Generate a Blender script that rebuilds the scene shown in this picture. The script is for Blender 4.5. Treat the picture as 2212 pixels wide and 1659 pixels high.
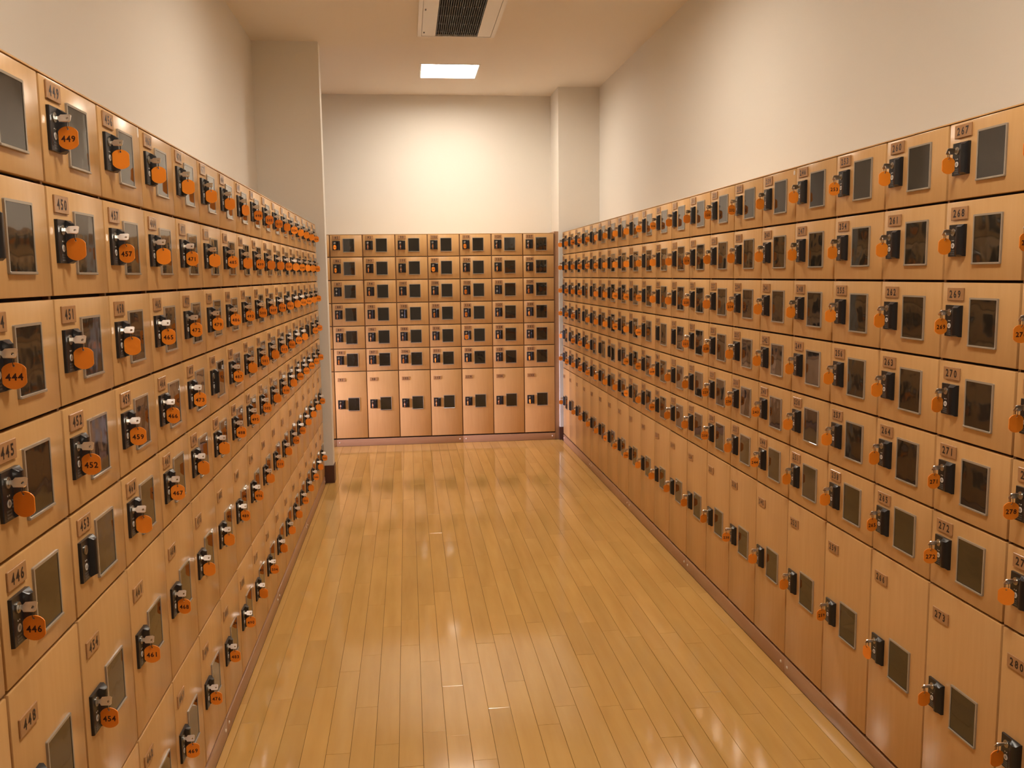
import bpy, bmesh, math, random
from mathutils import Matrix, Vector
random.seed(7)
for o in list(bpy.data.objects): bpy.data.objects.remove(o)
S = bpy.context.scene
C = bpy.context.collection
PI = math.pi

# ---------------------------------------------------------------- camera
cam = bpy.data.cameras.new('camera'); camo = bpy.data.objects.new('camera', cam); C.objects.link(camo)
cam.sensor_width = 36.0; cam.lens = 36.0 * 1935.28 / 2212.0; cam.clip_start = 0.02
Rt, Fw, Up = (0.993189, -0.115824, -0.012689), (0.113454, 0.986135, -0.121105), (0.02654, 0.11884, 0.992559)
camo.matrix_world = Matrix(((Rt[0], Up[0], -Fw[0], -0.1647), (Rt[1], Up[1], -Fw[1], -7.9758),
                            (Rt[2], Up[2], -Fw[2], 1.4998), (0, 0, 0, 1)))
S.camera = camo

# ---------------------------------------------------------------- world, lights, exposure
w = bpy.data.worlds.new('world'); S.world = w; w.use_nodes = True
w.node_tree.nodes['Background'].inputs['Color'].default_value = (1, 0.85, 0.65, 1)
w.node_tree.nodes['Background'].inputs['Strength'].default_value = 0.0
LAMP_COLOR = (1.0, 0.89, 0.75)
LAMP_STRENGTH = 42.0
GLOW_COLOR = (0.60, 0.62, 1.0)
GLOW_STRENGTH = 1.5
bl = bpy.data.lights.new('added_passage_beam', 'AREA'); bl.shape = 'RECTANGLE'; bl.size = 0.6; bl.size_y = 0.7; bl.energy = 8; bl.color = (0.84, 0.74, 1.0); bl.spread = math.radians(28)  # added area light, narrowed and aimed to give the cool light from the passage
blo = bpy.data.objects.new('added_passage_beam', bl); C.objects.link(blo); blo.location = (-3.70, -0.80, 0.95)
blo.rotation_euler = (Vector((-0.9, -0.15, 0.45)) - Vector((-3.70, -0.80, 0.95))).to_track_quat('-Z', 'Y').to_euler()
S.view_settings.view_transform = 'Standard'; S.view_settings.look = 'None'
S.view_settings.exposure = 0.42; S.view_settings.gamma = 1.0; S.view_settings.use_curve_mapping = False

# ---------------------------------------------------------------- materials
def mat(name, col, rough=0.5, spec=0.5, metal=0.0, **kw):
    m = bpy.data.materials.new(name); m.use_nodes = True
    b = m.node_tree.nodes['Principled BSDF']
    b.inputs['Base Color'].default_value = (*col, 1); b.inputs['Roughness'].default_value = rough
    b.inputs['Specular IOR Level'].default_value = spec; b.inputs['Metallic'].default_value = metal
    for k, v in kw.items(): b.inputs[k.replace('_', ' ')].default_value = v
    return m
def nodes(m): return m.node_tree.nodes, m.node_tree.links, m.node_tree.nodes['Principled BSDF']
def grained(name, c1, c2, rough, scale, spec=0.5, per_object=0.0, coat=0.0, bump=0.0, detail=4.0):
    """two-tone procedural wood: stretched noise in world position, a slow second noise, a tint per object"""
    m = mat(name, c1, rough, spec); N, L, B = nodes(m)
    g = N.new('ShaderNodeNewGeometry'); mp = N.new('ShaderNodeMapping'); mp.inputs['Scale'].default_value = scale
    n1 = N.new('ShaderNodeTexNoise'); n1.inputs['Scale'].default_value = 1.0; n1.inputs['Detail'].default_value = detail
    oi = N.new('ShaderNodeObjectInfo'); va = N.new('ShaderNodeVectorMath'); va.operation = 'ADD'
    sc = N.new('ShaderNodeVectorMath'); sc.operation = 'SCALE'; sc.inputs['Scale'].default_value = 37.0
    cb = N.new('ShaderNodeCombineXYZ')
    for i in range(3): L.new(oi.outputs['Random'], cb.inputs[i])
    L.new(g.outputs['Position'], mp.inputs['Vector'])
    if per_object:
        L.new(cb.outputs[0], sc.inputs[0]); L.new(mp.outputs[0], va.inputs[0]); L.new(sc.outputs[0], va.inputs[1])
        L.new(va.outputs[0], n1.inputs['Vector'])
    else: L.new(mp.outputs[0], n1.inputs['Vector'])
    n2 = N.new('ShaderNodeTexNoise'); n2.inputs['Scale'].default_value = 2.2; n2.inputs['Detail'].default_value = 3
    L.new(g.outputs['Position'], n2.inputs['Vector'])
    ad = N.new('ShaderNodeMath'); ad.operation = 'MULTIPLY_ADD'; ad.inputs[1].default_value = 0.65
    L.new(n1.outputs['Fac'], ad.inputs[0])
    m2 = N.new('ShaderNodeMath'); m2.operation = 'MULTIPLY'; m2.inputs[1].default_value = 0.35
    L.new(n2.outputs['Fac'], m2.inputs[0]); L.new(m2.outputs[0], ad.inputs[2])
    mr = N.new('ShaderNodeMapRange'); mr.inputs['From Min'].default_value = 0.32; mr.inputs['From Max'].default_value = 0.68
    L.new(ad.outputs[0], mr.inputs['Value'])
    mx = N.new('ShaderNodeMix'); mx.data_type = 'RGBA'
    mx.inputs['A'].default_value = (*c1, 1); mx.inputs['B'].default_value = (*c2, 1)
    L.new(mr.outputs[0], mx.inputs['Factor']); out = mx.outputs['Result']
    if per_object:
        hs = N.new('ShaderNodeHueSaturation'); r2 = N.new('ShaderNodeMapRange')
        r2.inputs['To Min'].default_value = 1 - per_object; r2.inputs['To Max'].default_value = 1 + per_object
        L.new(oi.outputs['Random'], r2.inputs['Value']); L.new(r2.outputs[0], hs.inputs['Value'])
        L.new(out, hs.inputs['Color']); out = hs.outputs['Color']
    L.new(out, B.inputs['Base Color'])
    if bump:
        bp = N.new('ShaderNodeBump'); bp.inputs['Strength'].default_value = bump; bp.inputs['Distance'].default_value = 0.002
        L.new(n2.outputs['Fac'], bp.inputs['Height']); L.new(bp.outputs[0], B.inputs['Normal'])
    B.inputs['Coat Weight'].default_value = coat; B.inputs['Coat Roughness'].default_value = 0.12
    return m
def emit(name, col, s):
    m = mat(name, (0.8, 0.8, 0.8)); B = m.node_tree.nodes['Principled BSDF']
    B.inputs['Emission Color'].default_value = (*col, 1); B.inputs['Emission Strength'].default_value = s
    return m
def paint(name, c, sc=60, amt=0.04):
    m = mat(name, c, 0.85, 0.25); N, L, B = nodes(m)
    g = N.new('ShaderNodeNewGeometry')
    n = N.new('ShaderNodeTexNoise'); n.inputs['Scale'].default_value = sc; n.inputs['Detail'].default_value = 3
    L.new(g.outputs['Position'], n.inputs['Vector'])
    bp = N.new('ShaderNodeBump'); bp.inputs['Strength'].default_value = 0.12; bp.inputs['Distance'].default_value = 0.003
    L.new(n.outputs['Fac'], bp.inputs['Height']); L.new(bp.outputs[0], B.inputs['Normal'])
    n2 = N.new('ShaderNodeTexNoise'); n2.inputs['Scale'].default_value = 0.7
    L.new(g.outputs['Position'], n2.inputs['Vector'])
    hs = N.new('ShaderNodeHueSaturation'); r2 = N.new('ShaderNodeMapRange')
    r2.inputs['To Min'].default_value = 1 - amt; r2.inputs['To Max'].default_value = 1 + amt
    L.new(n2.outputs['Fac'], r2.inputs['Value']); L.new(r2.outputs[0], hs.inputs['Value'])
    hs.inputs['Color'].default_value = (*c, 1); L.new(hs.outputs['Color'], B.inputs['Base Color'])
    return m

M_wall = paint('cream_wall_paint', (0.80, 0.765, 0.70))
M_ceil = paint('ceiling_paint', (0.84, 0.79, 0.72), 90)
M_door = grained('beech_laminate', (0.655, 0.388, 0.163), (0.605, 0.350, 0.138), 0.26, (60, 60, 5), 0.45, 0.03, 0.0)
M_carc = grained('carcass_edge', (0.20, 0.090, 0.034), (0.17, 0.075, 0.028), 0.5, (40, 40, 4))
M_dark = mat('dark_gap', (0.018, 0.008, 0.005), 0.8)
M_plinth = grained('plinth_laminate', (0.43, 0.245, 0.140), (0.39, 0.215, 0.122), 0.32, (6, 6, 40))
M_plank = grained('maple_plank', (0.63, 0.38, 0.118), (0.54, 0.305, 0.088), 0.09, (22, 2.2, 5), 0.7, 0.07, 0.0, 0.02)
M_plate = grained('wood_number_plate', (0.46, 0.25, 0.115), (0.41, 0.215, 0.095), 0.2, (60, 60, 60), 0.5)
M_ink = mat('engraved_dark_ink', (0.022, 0.010, 0.007), 0.5)
M_lock = mat('black_lock_plastic', (0.012, 0.012, 0.014), 0.28, 0.5)
M_lockgrey = mat('grey_lock_print', (0.10, 0.10, 0.105), 0.4)
M_white = mat('white_lock_print', (0.75, 0.73, 0.70), 0.4)
M_cyl = mat('lock_cylinder_metal', (0.42, 0.38, 0.32), 0.3, 0.5, 0.9)
M_key = mat('nickel_key', (0.80, 0.78, 0.75), 0.30, 0.5, 1.0)
M_ring = mat('dark_key_ring', (0.16, 0.13, 0.11), 0.3, 0.5, 1.0)
M_tag = mat('orange_tag_plastic', (0.97, 0.30, 0.026), 0.35, 0.4)
M_tagink = mat('tag_print', (0.05, 0.008, 0.006), 0.5)
M_frame = mat('clear_acrylic_edge', (0.36, 0.30, 0.235), 0.12, 0.8)
M_pane = mat('smoked_acrylic', (0.018, 0.015, 0.011), 0.04, 0.5, 0.0, IOR=1.78)
N, L, B = nodes(M_pane)      # slightly uneven sheet
g = N.new('ShaderNodeNewGeometry'); n = N.new('ShaderNodeTexNoise'); n.inputs['Scale'].default_value = 9.0
oi = N.new('ShaderNodeObjectInfo'); va = N.new('ShaderNodeVectorMath'); va.operation = 'ADD'
L.new(g.outputs['Position'], va.inputs[0]); cb = N.new('ShaderNodeCombineXYZ'); mu = N.new('ShaderNodeMath'); mu.operation = 'MULTIPLY'
mu.inputs[1].default_value = 50; L.new(oi.outputs['Random'], mu.inputs[0]); L.new(mu.outputs[0], cb.inputs[0]); L.new(cb.outputs[0], va.inputs[1])
L.new(va.outputs[0], n.inputs['Vector'])
bp = N.new('ShaderNodeBump'); bp.inputs['Strength'].default_value = 0.22; bp.inputs['Distance'].default_value = 0.004
L.new(n.outputs['Fac'], bp.inputs['Height']); L.new(bp.outputs[0], B.inputs['Normal'])
M_base = mat('dark_brown_baseboard', (0.085, 0.032, 0.020), 0.4)
M_screw = mat('screw_cap_plastic', (0.80, 0.72, 0.62), 0.3)
M_metal = mat('white_enamel', (0.80, 0.78, 0.74), 0.4)
M_grille = mat('grey_grille_fin', (0.10, 0.09, 0.08), 0.4)
M_black = mat('unit_interior', (0.006, 0.005, 0.005), 0.8)
M_lamp = emit('lamp_diffuser', LAMP_COLOR, LAMP_STRENGTH)
M_glow = emit('added_glow_pane', GLOW_COLOR, GLOW_STRENGTH)  # glowing pane of the added passage window

# ---------------------------------------------------------------- helpers
def add_box(bm, x0, x1, y0, y1, z0, z1, mi=0, bevel=0.0, seg=1):
    r = bmesh.ops.create_cube(bm, size=1)
    vs = r['verts']
    for v in vs:
        v.co = Vector(((x0 + x1) / 2 + v.co.x * (x1 - x0), (y0 + y1) / 2 + v.co.y * (y1 - y0), (z0 + z1) / 2 + v.co.z * (z1 - z0)))
    fs = {f for v in vs for f in v.link_faces}
    for f in fs: f.material_index = mi
    if bevel:
        es = list({e for v in vs for e in v.link_edges})
        b = bmesh.ops.bevel(bm, geom=es, offset=bevel, segments=seg, profile=0.5, affect='EDGES')
        for f in b['faces']: f.material_index = mi
def add_prism(bm, loops, axis, a, b, mi=0):
    """closed 2-D outline(s) with holes, filled and extruded along an axis. 2-D (p, q) -> the two other axes in order"""
    def P(p, q, t):
        return {'x': (t, p, q), 'y': (p, t, q), 'z': (p, q, t)}[axis]
    t = bmesh.new(); es = []
    for lp in loops:
        vs = [t.verts.new(P(p, q, a)) for p, q in lp]
        for i in range(len(vs)): es.append(t.edges.new((vs[i], vs[(i + 1) % len(vs)])))
    bmesh.ops.triangle_fill(t, edges=es, use_beauty=True)
    base = list(t.faces)
    d = Vector(P(0, 0, b)) - Vector(P(0, 0, a))
    r = bmesh.ops.extrude_face_region(t, geom=base, use_keep_orig=True)
    bmesh.ops.translate(t, vec=d, verts=[e for e in r['geom'] if isinstance(e, bmesh.types.BMVert)])
    bmesh.ops.recalc_face_normals(t, faces=t.faces[:])
    me = bpy.data.meshes.new('tmp'); t.to_mesh(me); t.free()
    n0 = len(bm.faces); bm.from_mesh(me); bpy.data.meshes.remove(me)
    bm.faces.ensure_lookup_table()
    for f in bm.faces[n0:]: f.material_index = mi
def circ(cx, cy, r, n=16, ph=0): return [(cx + r * math.cos(ph + 2 * PI * i / n), cy + r * math.sin(ph + 2 * PI * i / n)) for i in range(n)]
def mesh(name, bm, mats, smooth=False):
    me = bpy.data.meshes.new(name); bm.to_mesh(me); bm.free()
    for m in (mats if isinstance(mats, (list, tuple)) else [mats]): me.materials.append(m)
    if smooth:
        for p in me.polygons: p.use_smooth = True
        me.set_sharp_from_angle(angle=math.radians(35))
    return me
def inst(name, me, parent=None, loc=(0, 0, 0), rz=0.0):
    o = bpy.data.objects.new(name, me); C.objects.link(o); o.location = loc; o.rotation_euler = (0, 0, rz)
    if parent: o.parent = parent
    return o
def tag(o, label=None, cat=None, group=None, kind=None):
    if label: o['label'] = label
    if cat: o['category'] = cat
    if group: o['group'] = group
    if kind: o['kind'] = kind
    return o
def empty(name, loc, rz=0.0):
    o = bpy.data.objects.new(name, None); C.objects.link(o); o.location = loc; o.rotation_euler = (0, 0, rz)
    o.empty_display_size = 0.05
    return o
def box_obj(name, dims, m, parent=None, bevel=0.0):
    bm = bmesh.new(); add_box(bm, *dims, bevel=bevel)
    return inst(name, mesh(name, bm, m), parent)
def struct(name, dims, m, label=None):
    o = box_obj(name, dims, m); o['kind'] = 'structure'
    if label: o['label'] = label
    return o

# digits from the built-in font, as flat triangulated outlines of cap height 1
GLYPH = {}
for d in '0123456789':
    cu = bpy.data.curves.new('d' + d, 'FONT'); cu.body = d; cu.resolution_u = 2; cu.offset = 0.026
    to = bpy.data.objects.new('d' + d, cu); C.objects.link(to)
    dg = bpy.context.evaluated_depsgraph_get(); me = to.evaluated_get(dg).to_mesh()
    vs = [v.co.copy() for v in me.vertices]; fs = [tuple(p.vertices) for p in me.polygons]
    x0, x1 = min(v.x for v in vs), max(v.x for v in vs); y0, y1 = min(v.y for v in vs), max(v.y for v in vs)
    k = 1 / (y1 - y0)
    GLYPH[d] = ([((v.x - (x0 + x1) / 2) * k, (v.y - (y0 + y1) / 2) * k) for v in vs], fs)
    to.to_mesh_clear(); bpy.data.objects.remove(to); bpy.data.curves.remove(cu)
def add_number(bm, text, fn, h, adv, sx, mi):
    n = len(text)
    for i, ch in enumerate(text):
        vs, fs = GLYPH[ch]; ox = (i - (n - 1) / 2) * adv
        bv = [bm.verts.new(fn(ox + x * h * sx, y * h)) for x, y in vs]
        for f in fs:
            try: bm.faces.new([bv[j] for j in f]).material_index = mi
            except ValueError: pass

# ---------------------------------------------------------------- room shell
XL, XR = -0.7916, 1.2043
ZC = 3.12
struct('floor', (-3.9, 1.75, -9.8, 0.6, -0.15, -0.006), M_dark, 'floor of narrow maple planks running down the aisle')
struct('wall_left', (-1.32, -1.185, -9.8, -1.42, 0, ZC), M_wall, 'cream wall above the left lockers')
struct('wall_left_end', (-3.75, -0.735, -1.42, -1.30, 0, ZC), M_wall, 'shaded cream wall end standing past the left lockers')
struct('wall_right', (1.555, 1.70, -9.8, -0.02, 0, ZC), M_wall, 'cream wall above the right lockers')
struct('wall_right_end', (1.187, 1.70, -0.02, 0.40, 0, ZC), M_wall, 'cream pier at the far end of the right lockers')
struct('wall_back', (-3.9, 1.70, 0.40, 0.55, 0, ZC), M_wall, 'cream wall above the far lockers')
struct('wall_front', (-1.32, 1.70, -9.9, -9.8, 0, ZC), M_wall)
struct('wall_passage', (-3.9, -3.75, -1.42, 0.55, 0, ZC), M_wall)
struct('baseboard_left', (-0.80, -0.729, -1.427, -1.296, 0, 0.13), M_base, 'dark brown baseboard round the left wall end')
struct('baseboard_right', (1.180, 1.28, -0.028, 0.05, 0, 0.118), M_base, 'dark brown baseboard on the right pier')
# ceiling slab with openings for the lamps and the air unit
LX0, LX1 = -0.022, 0.450
LAMPS = [-0.56, -3.55, -6.55]
VX0, VX1, VY0, VY1 = -0.050, 0.472, -2.86, -1.640
holes = [(LX0, LX1, y - 0.25, y + 0.25) for y in LAMPS] + [(VX0 + .012, VX1 - .012, VY0 + .012, VY1 - .012)]
ys = sorted({-9.9, 0.55} | {h[2] for h in holes} | {h[3] for h in holes})
bm = bmesh.new()
for a, b in zip(ys, ys[1:]):
    hh = [h for h in holes if h[2] <= a + 1e-6 and h[3] >= b - 1e-6]
    if hh:
        add_box(bm, -3.9, hh[0][0], a, b, ZC, ZC + 0.25); add_box(bm, hh[0][1], 1.70, a, b, ZC, ZC + 0.25)
    else: add_box(bm, -3.9, 1.70, a, b, ZC, ZC + 0.25)
o = inst('ceiling', mesh('ceiling', bm, M_ceil)); o['kind'] = 'structure'
# added window, unseen: guessed source of the cool light in the side passage
wf = empty('added_window_1', (-3.75, -0.88, 0.35)); wf['kind'] = 'structure'
bm = bmesh.new()
add_box(bm, 0, .03, -.38, -.35, 0, .95); add_box(bm, 0, .03, .35, .38, 0, .95); add_box(bm, 0, .03, -.35, .35, .92, .95); add_box(bm, 0, .03, -.35, .35, 0, .03)
inst('window_frame', mesh('window_frame', bm, M_metal), wf)
box_obj('window_pane', (.004, .010, -.35, .35, .03, .92), M_glow, wf)

# ---------------------------------------------------------------- floor planks
floor = bpy.data.objects['floor']
PW = 0.0767
JO = {-4: [-4.231, -5.215], -5: [-4.515], -6: [-4.653, -3.658], -7: [-4.773, -3.781], -2: [-3.995, -2.994, -5.154], -1: [-3.832, -4.831, -5.191],
      0: [-3.642, -4.646], 1: [-4.463, -2.436], 3: [-4.177, -2.147, -5.161], 5: [-3.908, -0.872, -1.872, -2.898], -8: [-4.334, -2.337],
      -10: [-4.245, -3.25], -9: [-4.85, -2.856], -3: [-4.162, -1.117, -4.441], 4: [-5.04, -3.017], 2: [-3.306]}
rest = bmesh.new(); nplank = 0
k0 = math.floor((XL - 0.001) / PW); k1 = math.ceil((XR - 0.001) / PW)
def plank_geo(bm, x0, x1, a, b):
    z = random.uniform(-0.00025, 0.00025)
    add_box(bm, x0 + .00045, x1 - .00045, a + .0005, b - .0005, -0.0055, z, bevel=0.0006)
def joints(k, lo, hi):
    J = sorted(JO.get(k, []), reverse=True)
    ends = [hi]
    y = hi
    fixed = J + [lo]
    for f in fixed:
        while y - f > 1.15:
            y -= random.uniform(0.42, min(1.05, y - f - 0.3)); ends.append(y)
        y = f; ends.append(f)
    return ends
for k in range(k0, k1):
    x0, x1 = max(0.001 + k * PW, XL + .0002), min(0.001 + (k + 1) * PW, XR - .0002)
    E = joints(k, -5.9, -0.0 + random.uniform(-.01, 0))
    E[0] = -0.003
    for b, a in zip(E, E[1:]):
        bm = bmesh.new(); plank_geo(bm, x0, x1, a, b)
        inst('plank', mesh('plank', bm, M_plank), floor); nplank += 1
    y = -5.9
    while y > -9.7:
        a = max(y - random.uniform(.5, 1.0), -9.78); plank_geo(rest, x0, x1, a, y); y = a
k = k0
x = 0.001 + k0 * PW
while x > -3.7:          # side passage
    y = -0.003
    while y > -1.29:
        a = max(y - random.uniform(.5, 1.0), -1.294); plank_geo(rest, x - PW, x, a, y); y = a
    x -= PW
y = -0.003
plank_geo(rest, 0.001 + k0 * PW, XL + .012, -1.294, -0.003)
o = inst('far_planks', mesh('far_planks', rest, M_plank), floor); o['kind'] = 'stuff'
print('planks', nplank)

# ---------------------------------------------------------------- shared locker meshes (door frame of reference: x right, y into the cabinet, z up, origin at the cell's top left)
T = 0.018
DOORM = {}
def door_mesh(wd, ht, gx, gz=0.0064):
    key = (round(wd, 4), round(ht, 4), gx)
    if key not in DOORM:
        bm = bmesh.new(); add_box(bm, gx / 2, wd - gx / 2, 0, T - .001, -ht + gz / 2, -gz / 2, bevel=0.0021, seg=2)
        DOORM[key] = mesh('door', bm, M_door, True)
    return DOORM[key]
def rrect(x0, x1, z0, z1, r, n=3):
    p = []
    for cx, cz, a in ((x1 - r, z1 - r, 0), (x0 + r, z1 - r, 90), (x0 + r, z0 + r, 180), (x1 - r, z0 + r, 270)):
        for i in range(n + 1):
            t = math.radians(a + 90 * i / n); p.append((cx + r * math.cos(t), cz + r * math.sin(t)))
    return p
PWD, PHT = 0.0675, 0.0320
def plate_mesh(num):
    bm = bmesh.new()
    add_box(bm, 0, PWD, -0.0035, 0.0, -PHT, 0, 0, bevel=0.0009)
    s = str(num)
    add_number(bm, s, lambda x, z: (PWD / 2 + x, -0.0038, -PHT / 2 + z), 0.0195, 0.0170, 0.92, 1)
    return mesh('number_plate', bm, [M_plate, M_ink])
# lock: flat bezel with cylinder, dots and button on the left, raised grip on the right
bm = bmesh.new()
LH = 0.081
prof = [(0, 0), (0, -.0045), (.0015, -.006), (.038, -.0065), (.042, -.0145), (.046, -.0170), (.0545, -.0170), (.0605, -.0130), (.0645, -.0070), (.065, 0)]
add_prism(bm, [prof], 'z', -LH + .0012, -.0012, 0)
bm.verts.ensure_lookup_table()
for v in bm.verts:                                       # chamfered ends of the grip
    if v.co.y < -.010: v.co.z += -.006 if v.co.z > -.01 else .004
def disc(bm, cx, cz, r, y0, y1, mi, n=16): add_prism(bm, [circ(cx, cz, r, n)], 'y', y0, y1, mi)
disc(bm, .020, -.020, .0090, -.006, -.0082, 1, 20)
add_prism(bm, [[(.0154, -.0240), (.0166, -.0252), (.0246, -.0160), (.0234, -.0148)]], 'y', -.006, -.0084, 0)
disc(bm, .0165, -.0405, .0014, -.006, -.0068, 2, 8); disc(bm, .0225, -.0405, .0014, -.006, -.0068, 2, 8)
disc(bm, .0200, -.0530, .0066, -.006, -.0070, 2, 18); disc(bm, .0200, -.0530, .0036, -.006, -.0073, 4, 12)
for i in range(3): add_box(bm, .030, .0335, -.0066, -.006, -.051 - .0055 * i, -.0485 - .0055 * i, 3)
for i in range(3): add_box(bm, .010, .027, -.0066, -.006, -.066 - .005 * i, -.0635 - .005 * i, 3)
add_box(bm, .0480, .0486, -.0173, -.0168, -.058, -.022, 3)
M_lockg2 = mat('button_grey', (.33, .31, .29), .4)
ME_LOCK = mesh('lock', bm, [M_lock, M_cyl, M_white, M_lockgrey, M_lockg2], True)
# window: raised clear edge with a smoked pane inside
WW, WH = 0.1075, 0.1200
bm = bmesh.new()
add_prism(bm, [rrect(0, WW, -WH, 0, .0025), rrect(.0045, WW - .0045, -WH + .0045, -.0045, .001)], 'y', 0, -.0040, 0)
add_box(bm, 0.001, WW - .001, -.0062, -.003, -WH + .0002, -WH + .0050, 0, bevel=.0008)
ME_WF = mesh('window_frame', bm, M_frame)
bm = bmesh.new(); add_box(bm, .004, WW - .004, -.0030, 0, -WH + .004, -.004, 0)
ME_PANE = mesh('window_pane', bm, M_pane)
# key: round shank, stepped neck, flat bow with a hole (in the y-z plane, sticking out of the lock)
bm = bmesh.new()
bow = [(-.0075, .0035), (-.0125, .0040), (-.0150, .0080), (-.0300, .0086), (-.0332, .0070), (-.0336, -.0060), (-.0305, -.0086), (-.0150, -.0080), (-.0125, -.0040), (-.0075, -.0035)]
add_prism(bm, [bow, circ(-.0275, -.0010, .0026, 10)], 'x', -.0011, .0011, 0)
ME_KEY = mesh('key', bm, M_key)
bm = bmesh.new()      # ring in the x-z plane
R_, r_ = .0092, .0007
vs = []
for i in range(14):
    a = 2 * PI * i / 14
    for j in range(5):
        b = 2 * PI * j / 5
        vs.append(bm.verts.new(((R_ * .45 + r_ * math.cos(b)) * math.cos(a), r_ * math.sin(b), (R_ + r_ * math.cos(b)) * math.sin(a))))
for i in range(14):
    for j in range(5):
        bm.faces.new([vs[i * 5 + j], vs[((i + 1) % 14) * 5 + j], vs[((i + 1) % 14) * 5 + (j + 1) % 5], vs[i * 5 + (j + 1) % 5]])
bmesh.ops.recalc_face_normals(bm, faces=bm.faces[:])
ME_RING = mesh('key_ring', bm, M_ring, True)
def tag_outline(): return [(max(-.0168, min(.0168, p)), q) for p, q in circ(0, 0, .0205, 28, PI / 28)]
def tag_mesh(num):
    bm = bmesh.new()
    add_prism(bm, [tag_outline(), circ(0, .0155, .0020, 8)], 'x', -.0010, .0010, 0)
    if num: add_number(bm, str(num), lambda x, z: (.00115, x, z - .0015), 0.0112, 0.0085, 0.98, 1)
    for v in bm.verts: v.co.z -= .0155          # origin at the hole
    return mesh('tag', bm, [M_tag, M_tagink])
ME_TAG_BLANK = tag_mesh(None)

# ---------------------------------------------------------------- locker banks
ORD = ['first', 'second', 'third', 'fourth', 'fifth', 'sixth', 'seventh', 'eighth', 'ninth', 'tenth', 'eleventh', 'twelfth', 'thirteenth',
       'fourteenth', 'fifteenth', 'sixteenth', 'seventeenth', 'eighteenth', 'nineteenth', 'twentieth', 'twenty-first', 'twenty-second', 'twenty-third']
ROWN = ['top', 'second', 'third', 'fourth', 'fifth', 'sixth', 'bottom']
TOPZ = 1.8642
BASE = 0.0705
H_SIX = [.195, .200, .200, .200, .200, .200, .5987]
H_FIVE = [.195, .200, .200, .200, .200, .3987, .400]
NUMBERED_L = {449,498,505,512,526,554, 457,471,485,499,520,534,555, 444,465,472,479,486,493,500,507,514,521,535,542,556,
              452,459,466,473,487,501,515,522,529,550,557, 446,467,488,495,502,516,530,537,544,551,558,
              454,461,468,489,496,510,524,531,559, 469,476,483,490,504,532,546,560}
NOKEY_L = {453, 480, 543, 443, 455, 462, 442}
NUMBERED_R = {148,155,162,197,204,225,232,253, 156,163,170,219,275, 136,143,157,185,192,199,220,234,269,276, 137,144,151,186,200,221,228,
              152,159,194,201,208,229,236,243,271,278, 139,146,160,167,195,209,230,244,265,272, 182,189,196,238,259}
NOKEY_R = {164, 158, 207, 214, 145, 173, 180, 187, 147}
THIN = {169: 62, 138: 55, 182: 60, 195: 55, 266: 78, 491: 50, 279: 45, 541: 40, 518: 20}
NOKEY_B = {87, 102, 122}
TURN_B = {85: 38, 107: 62, 109: 22, 113: 45, 115: 38, 116: 38, 117: 75, 86: 20, 129: 28, 104: 16}

def add_key(cell_world, rz, num, bank, label, group):
    """cell_world: world position of the keyhole on the door face"""
    k = empty('locker_key', cell_world, rz)
    tag(k, label, 'key', group)
    kk = inst('key', ME_KEY, k); kk.rotation_euler = (0, math.radians(36 + random.uniform(-6, 6)), 0)
    hang = (0, -.0275, -.0105)
    a = random.uniform(-11, 11)
    if bank == 'back':
        ang = -TURN_B.get(num, 0) + a * .5; me = tag_mesh(num)
        if num not in TURN_B: ang += random.choice((-8, 8))
    else:
        numbered = num in (NUMBERED_L if bank == 'left' else NUMBERED_R)
        me = tag_mesh(num) if numbered or num % 3 == 0 else ME_TAG_BLANK
        if num in THIN: a = THIN[num]
        if bank == 'left': ang = (180 if numbered else 0) + a
        else: ang = (0 if numbered else 180) - a
    r = inst('key_ring', ME_RING, k, hang, math.radians(a))
    inst('tag', me, k, (0, -.0275, -.0190), math.radians(ang))
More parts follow.
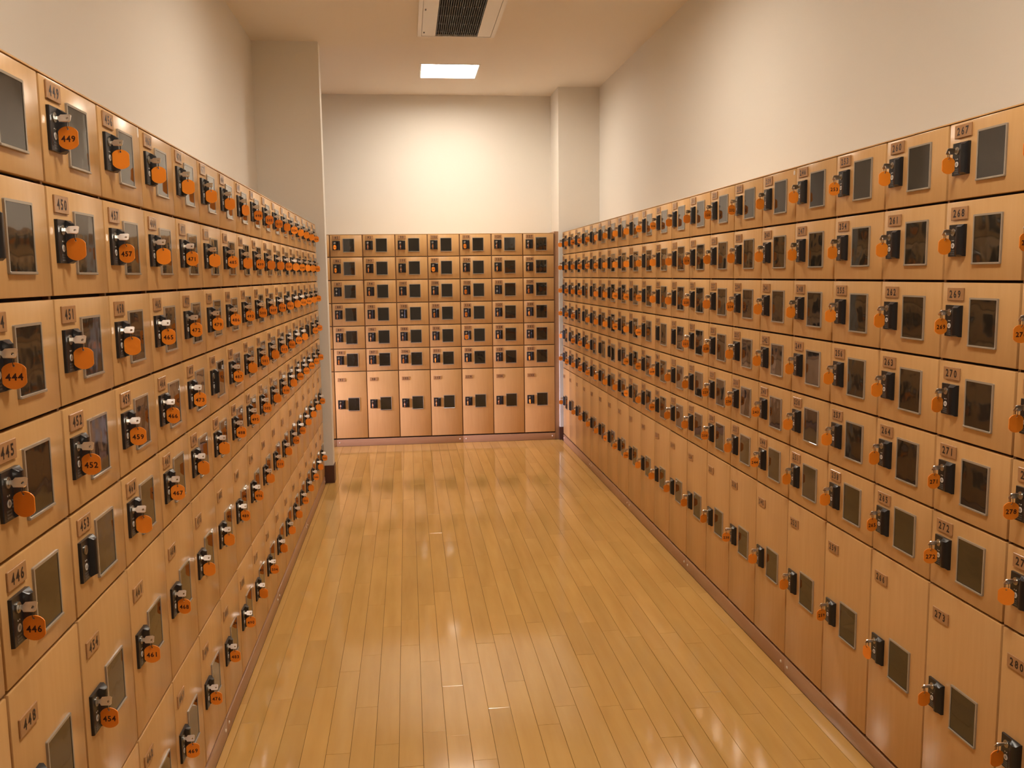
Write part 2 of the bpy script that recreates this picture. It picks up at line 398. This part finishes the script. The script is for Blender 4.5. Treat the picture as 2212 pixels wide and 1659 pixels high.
def cabinet(bank, first, ncol, origin, rz, wd, heights, depth, label, group, colname, keys=True, gx=.0075, ghost=()):
    """first = number of the top left locker; columns run to the right, seven numbers each"""
    cab = empty('locker_cabinet', origin, rz); tag(cab, label, 'locker cabinet', group)
    W_ = ncol * wd
    # carcass: box behind the doors, partition edges between columns, top panel edge
    bm = bmesh.new()
    add_box(bm, 0.0012, W_ - .0012, T, depth, BASE - .004, TOPZ - .0035, 1)
    for c in range(ncol + 1):
        x = c * wd
        add_box(bm, max(x - gx / 2 - .001, 0.0008), min(x + gx / 2 + .001, W_ - .0008), .0070, T, BASE, TOPZ - .0035, 0)
    add_box(bm, 0.0006, W_ - .0006, -.0002, depth, TOPZ - .0036, TOPZ, 2, bevel=.0006)
    inst('carcass', mesh('carcass', bm, [M_carc, M_dark, M_door]), cab)
    bm = bmesh.new(); add_box(bm, .0006, W_ - .0006, -.0005, .03, 0.0, BASE - .0085, bevel=.0016, seg=2)
    inst('plinth', mesh('plinth', bm, M_plinth, True), cab)
    for x in (.028, W_ - .028):
        bm = bmesh.new()
        t = bmesh.ops.create_uvsphere(bm, u_segments=12, v_segments=6, radius=.0062)
        for v in t['verts']: v.co = Vector((x + v.co.x, -.0005 + v.co.y * .5, .034 + v.co.z))
        inst('screw_cap', mesh('screw_cap', bm, M_screw, True), cab)
    ca, sa = math.cos(rz), math.sin(rz)
    for c in range(ncol):
        z = TOPZ - .0
        for r in range(7):
            num = first + 7 * c + r
            ht = heights[r]; zt = z; z -= ht
            top = .0022 if r == 0 else 0
            jx, jy = random.uniform(-.0004, .0004), random.uniform(-.0005, .0003)
            d = inst('door', door_mesh(wd, ht - top, gx), cab, (c * wd + jx, jy, zt - top))
            shown = 448 if num == 447 else num
            d['label'] = 'locker door with number plate %d' % shown
            tall = ht > .5; mid = .3 < ht <= .5
            ox = wd - .30 if bank == 'back' else 0     # back doors are a little narrower
            kx = (.93 if bank == 'back' else 1)
            zo = (.193 if tall else (.1035 if mid else 0.0)) + (0 if r == 0 else .003)
            zp = (.040 if tall or mid else 0.0) + (0 if r == 0 else .003)
            inst('number_plate', plate_mesh(shown), d, (.0270, 0, -.0130 + .006 * (r == 0) - top - zp))
            inst('lock', ME_LOCK, d, (.0260 - (.001 if bank == 'back' else 0), 0, -.0555 + .006 * (r == 0) - top - zo))
            wx = .1195 + (-.007 if bank == 'back' else 0)
            wo = zo
            f = inst('window_frame', ME_WF, d, (wx, 0, -.0362 + .006 * (r == 0) - top - wo))
            p = inst('window_pane', ME_PANE, d, (wx, 0, -.0362 + .006 * (r == 0) - top - wo))
            if bank == 'back': f.scale.x = p.scale.x = .94
            if keys and num not in NOKEY_L and num not in NOKEY_R and num not in NOKEY_B and c not in ghost:
                lx, lz = c * wd + jx + .0460, zt - .0755 - zo
                ly = jy - .0010
                wp = (origin[0] + lx * ca - ly * sa, origin[1] + lx * sa + ly * ca, lz)
                numbered = num in NUMBERED_L or num in NUMBERED_R
                cn = colname(num)
                if bank == 'back':
                    lab = 'orange-tagged key in far lockers facing camera, %s row, %s' % (ROWN[r], cn)
                elif numbered:
                    lab = 'key with orange tag %d, %s lockers, %s row, %s' % (num, bank, ROWN[r], cn)
                else:
                    lab = 'key with blank orange tag, %s lockers, %s row, %s' % (bank, ROWN[r], cn)
                add_key(wp, rz, num, bank, lab, 'orange-tagged keys in the %s lockers' % ('far' if bank == 'back' else bank))
    return cab

CABL = {'R': ['at the far end beside the white pier', 'second from the far end of the aisle', 'third from the far end of the aisle',
              'fourth from the far end, with a small round sticker', 'second nearest the camera, with top plate 267', 'nearest the camera, cut off by the right edge'],
        'L': ['nearest the camera, cut off by the left edge', 'second nearest the camera, with top plate 449', 'middle one of the five on this side',
              'second from the far end of the aisle', 'at the far end against the wall end'],
        'B': ['far beech locker cabinet mostly hidden behind the left wall end', 'wider beech locker cabinet facing the camera, four columns from 85',
              'narrower beech locker cabinet facing the camera, three columns from 113']}
# right bank: columns run from the far end towards the camera
cnR = lambda n: ORD[(n - 134) // 7] + ' column from far end'
yR = -0.1001
for i, (n0, nc) in enumerate([(134, 4), (162, 4), (190, 4), (218, 4), (246, 4), (274, 2)]):
    cabinet('right', n0, nc, (XR, yR - (n0 - 134) / 7 * .30, 0), -PI / 2, .30, H_SIX, .335,
            'beech locker cabinet on the right, ' + CABL['R'][i], 'locker cabinets along the right wall', cnR)
# left bank: far end is column 554
cnL = lambda n: ORD[(554 - n + 6) // 7] + ' column from far end'
WL = .29924
def yL(n): return -1.49855 - (561 - n) / 7 * WL
for i, (n0, nc) in enumerate([(428, 3), (449, 4), (477, 4), (505, 4), (533, 4)]):
    cabinet('left', n0, nc, (XL, yL(n0), 0), PI / 2, WL, H_FIVE, .375,
            'beech locker cabinet on the left, ' + CABL['L'][i], 'locker cabinets along the left wall', cnL,
            ghost=(0, 1) if n0 == 428 else ())
def sticker(cabname, x, z, w_, h_):
    bm = bmesh.new(); add_prism(bm, [rrect(x, x + w_, z - h_, z, min(w_, h_) * .45)], 'y', -.0008, 0)
    inst('sticker', mesh('sticker', bm, M_screw), CAB[cabname])
CAB = {o['label']: o for o in C.objects if o.name.startswith('locker_cabinet')}
sticker('beech locker cabinet on the right, ' + CABL['R'][3], 4 * .30 - .022, TOPZ - .012, .012, .016)
sticker('beech locker cabinet on the left, ' + CABL['L'][1], 2 * WL - .020, TOPZ - .006, .012, .024)
# far bank
WB = .28122
XB = 1.14663
cnB = lambda n: ORD[(n - 85) // 7] + ' column from the left'
for i, (n0, nc) in enumerate([(71, 2), (85, 4), (113, 3)]):
    cabinet('back', n0, nc, (XB - (134 - n0) / 7 * WB, 0.0, 0), 0, WB, H_SIX, .385,
            CABL['B'][i], 'locker cabinets along the far wall', cnB,
            keys=(n0 != 71), gx=.0085)
o = box_obj('trim_1', (XB + .0015, 1.1865, .012, .36, 0, TOPZ + .014), M_plinth); tag(o, 'plain wood filler strip between far lockers and right pier', kind='structure')

# ---------------------------------------------------------------- ceiling lamps and air unit
def lamp(y, label):
    l = empty('ceiling_light', ((LX0 + LX1) / 2, y, ZC)); tag(l, label, 'ceiling light', 'square ceiling lights along the aisle')
    hw = (LX1 - LX0) / 2
    bm = bmesh.new()
    sq = lambda a: [(-a, -a * .25 / hw), (a, -a * .25 / hw), (a, a * .25 / hw), (-a, a * .25 / hw)]
    add_prism(bm, [sq(hw - .001), sq(hw - .014)], 'z', -.003, .058)
    inst('frame', mesh('frame', bm, M_metal), l)
    bm = bmesh.new(); add_box(bm, -hw + .014, hw - .014, -.25 + .014, .25 - .014, .045, .057)
    inst('diffuser', mesh('diffuser', bm, M_lamp), l)
for i, y in enumerate(LAMPS):
    lamp(y, ['lit square ceiling light nearest the far wall, beyond the air grille', 'square ceiling light above the middle of the aisle', 'square ceiling light above the near end of the aisle'][i])
v = empty('air_conditioning_unit', ((VX0 + VX1) / 2, (VY0 + VY1) / 2, ZC)); tag(v, 'white ceiling air unit with a long dark slatted intake grille', 'air conditioner')
hx, hy = (VX1 - VX0) / 2, (VY1 - VY0) / 2
rc = lambda a, b, c, d: [(a, c), (b, c), (b, d), (a, d)]
bm = bmesh.new(); add_prism(bm, [rc(-hx, hx, -hy, hy), rc(-hx + .026, hx - .026, -hy + .012, hy - .012)], 'z', -.012, .06)
inst('outer_frame', mesh('outer_frame', bm, M_metal), v)
gx0, gx1 = .070 - (VX0 + VX1) / 2, .3545 - (VX0 + VX1) / 2
bm = bmesh.new(); add_prism(bm, [rc(-hx + .028, hx - .028, -hy + .013, hy - .013), rc(gx0, gx1, -hy + .03, hy - .014)], 'z', -.010, .02)
inst('panel', mesh('panel', bm, M_metal), v)
box_obj('intake', (gx0 - .01, gx1 + .01, -hy + .02, hy - .0135, .0035, .06), M_black, v)
bm = bmesh.new(); nf = 21
for i in range(nf):
    x = gx0 + (i + .5) * (gx1 - gx0) / nf; add_box(bm, x - .0013, x + .0013, -hy + .03, hy - .014, -.008, .002)
yy = hy - .10
while yy > -hy + .04:
    add_box(bm, gx0, gx1, yy - .0010, yy + .0010, -.006, .001); yy -= .19
o = inst('grille', mesh('grille', bm, M_grille), v); o['kind'] = 'stuff'
for yy in (hy - .10, hy - .62):
    box_obj('latch', (-hx + .038, -hx + .047, yy - .014, yy + .014, -.013, -.009), M_grille, v)
print('objects', len(bpy.data.objects))
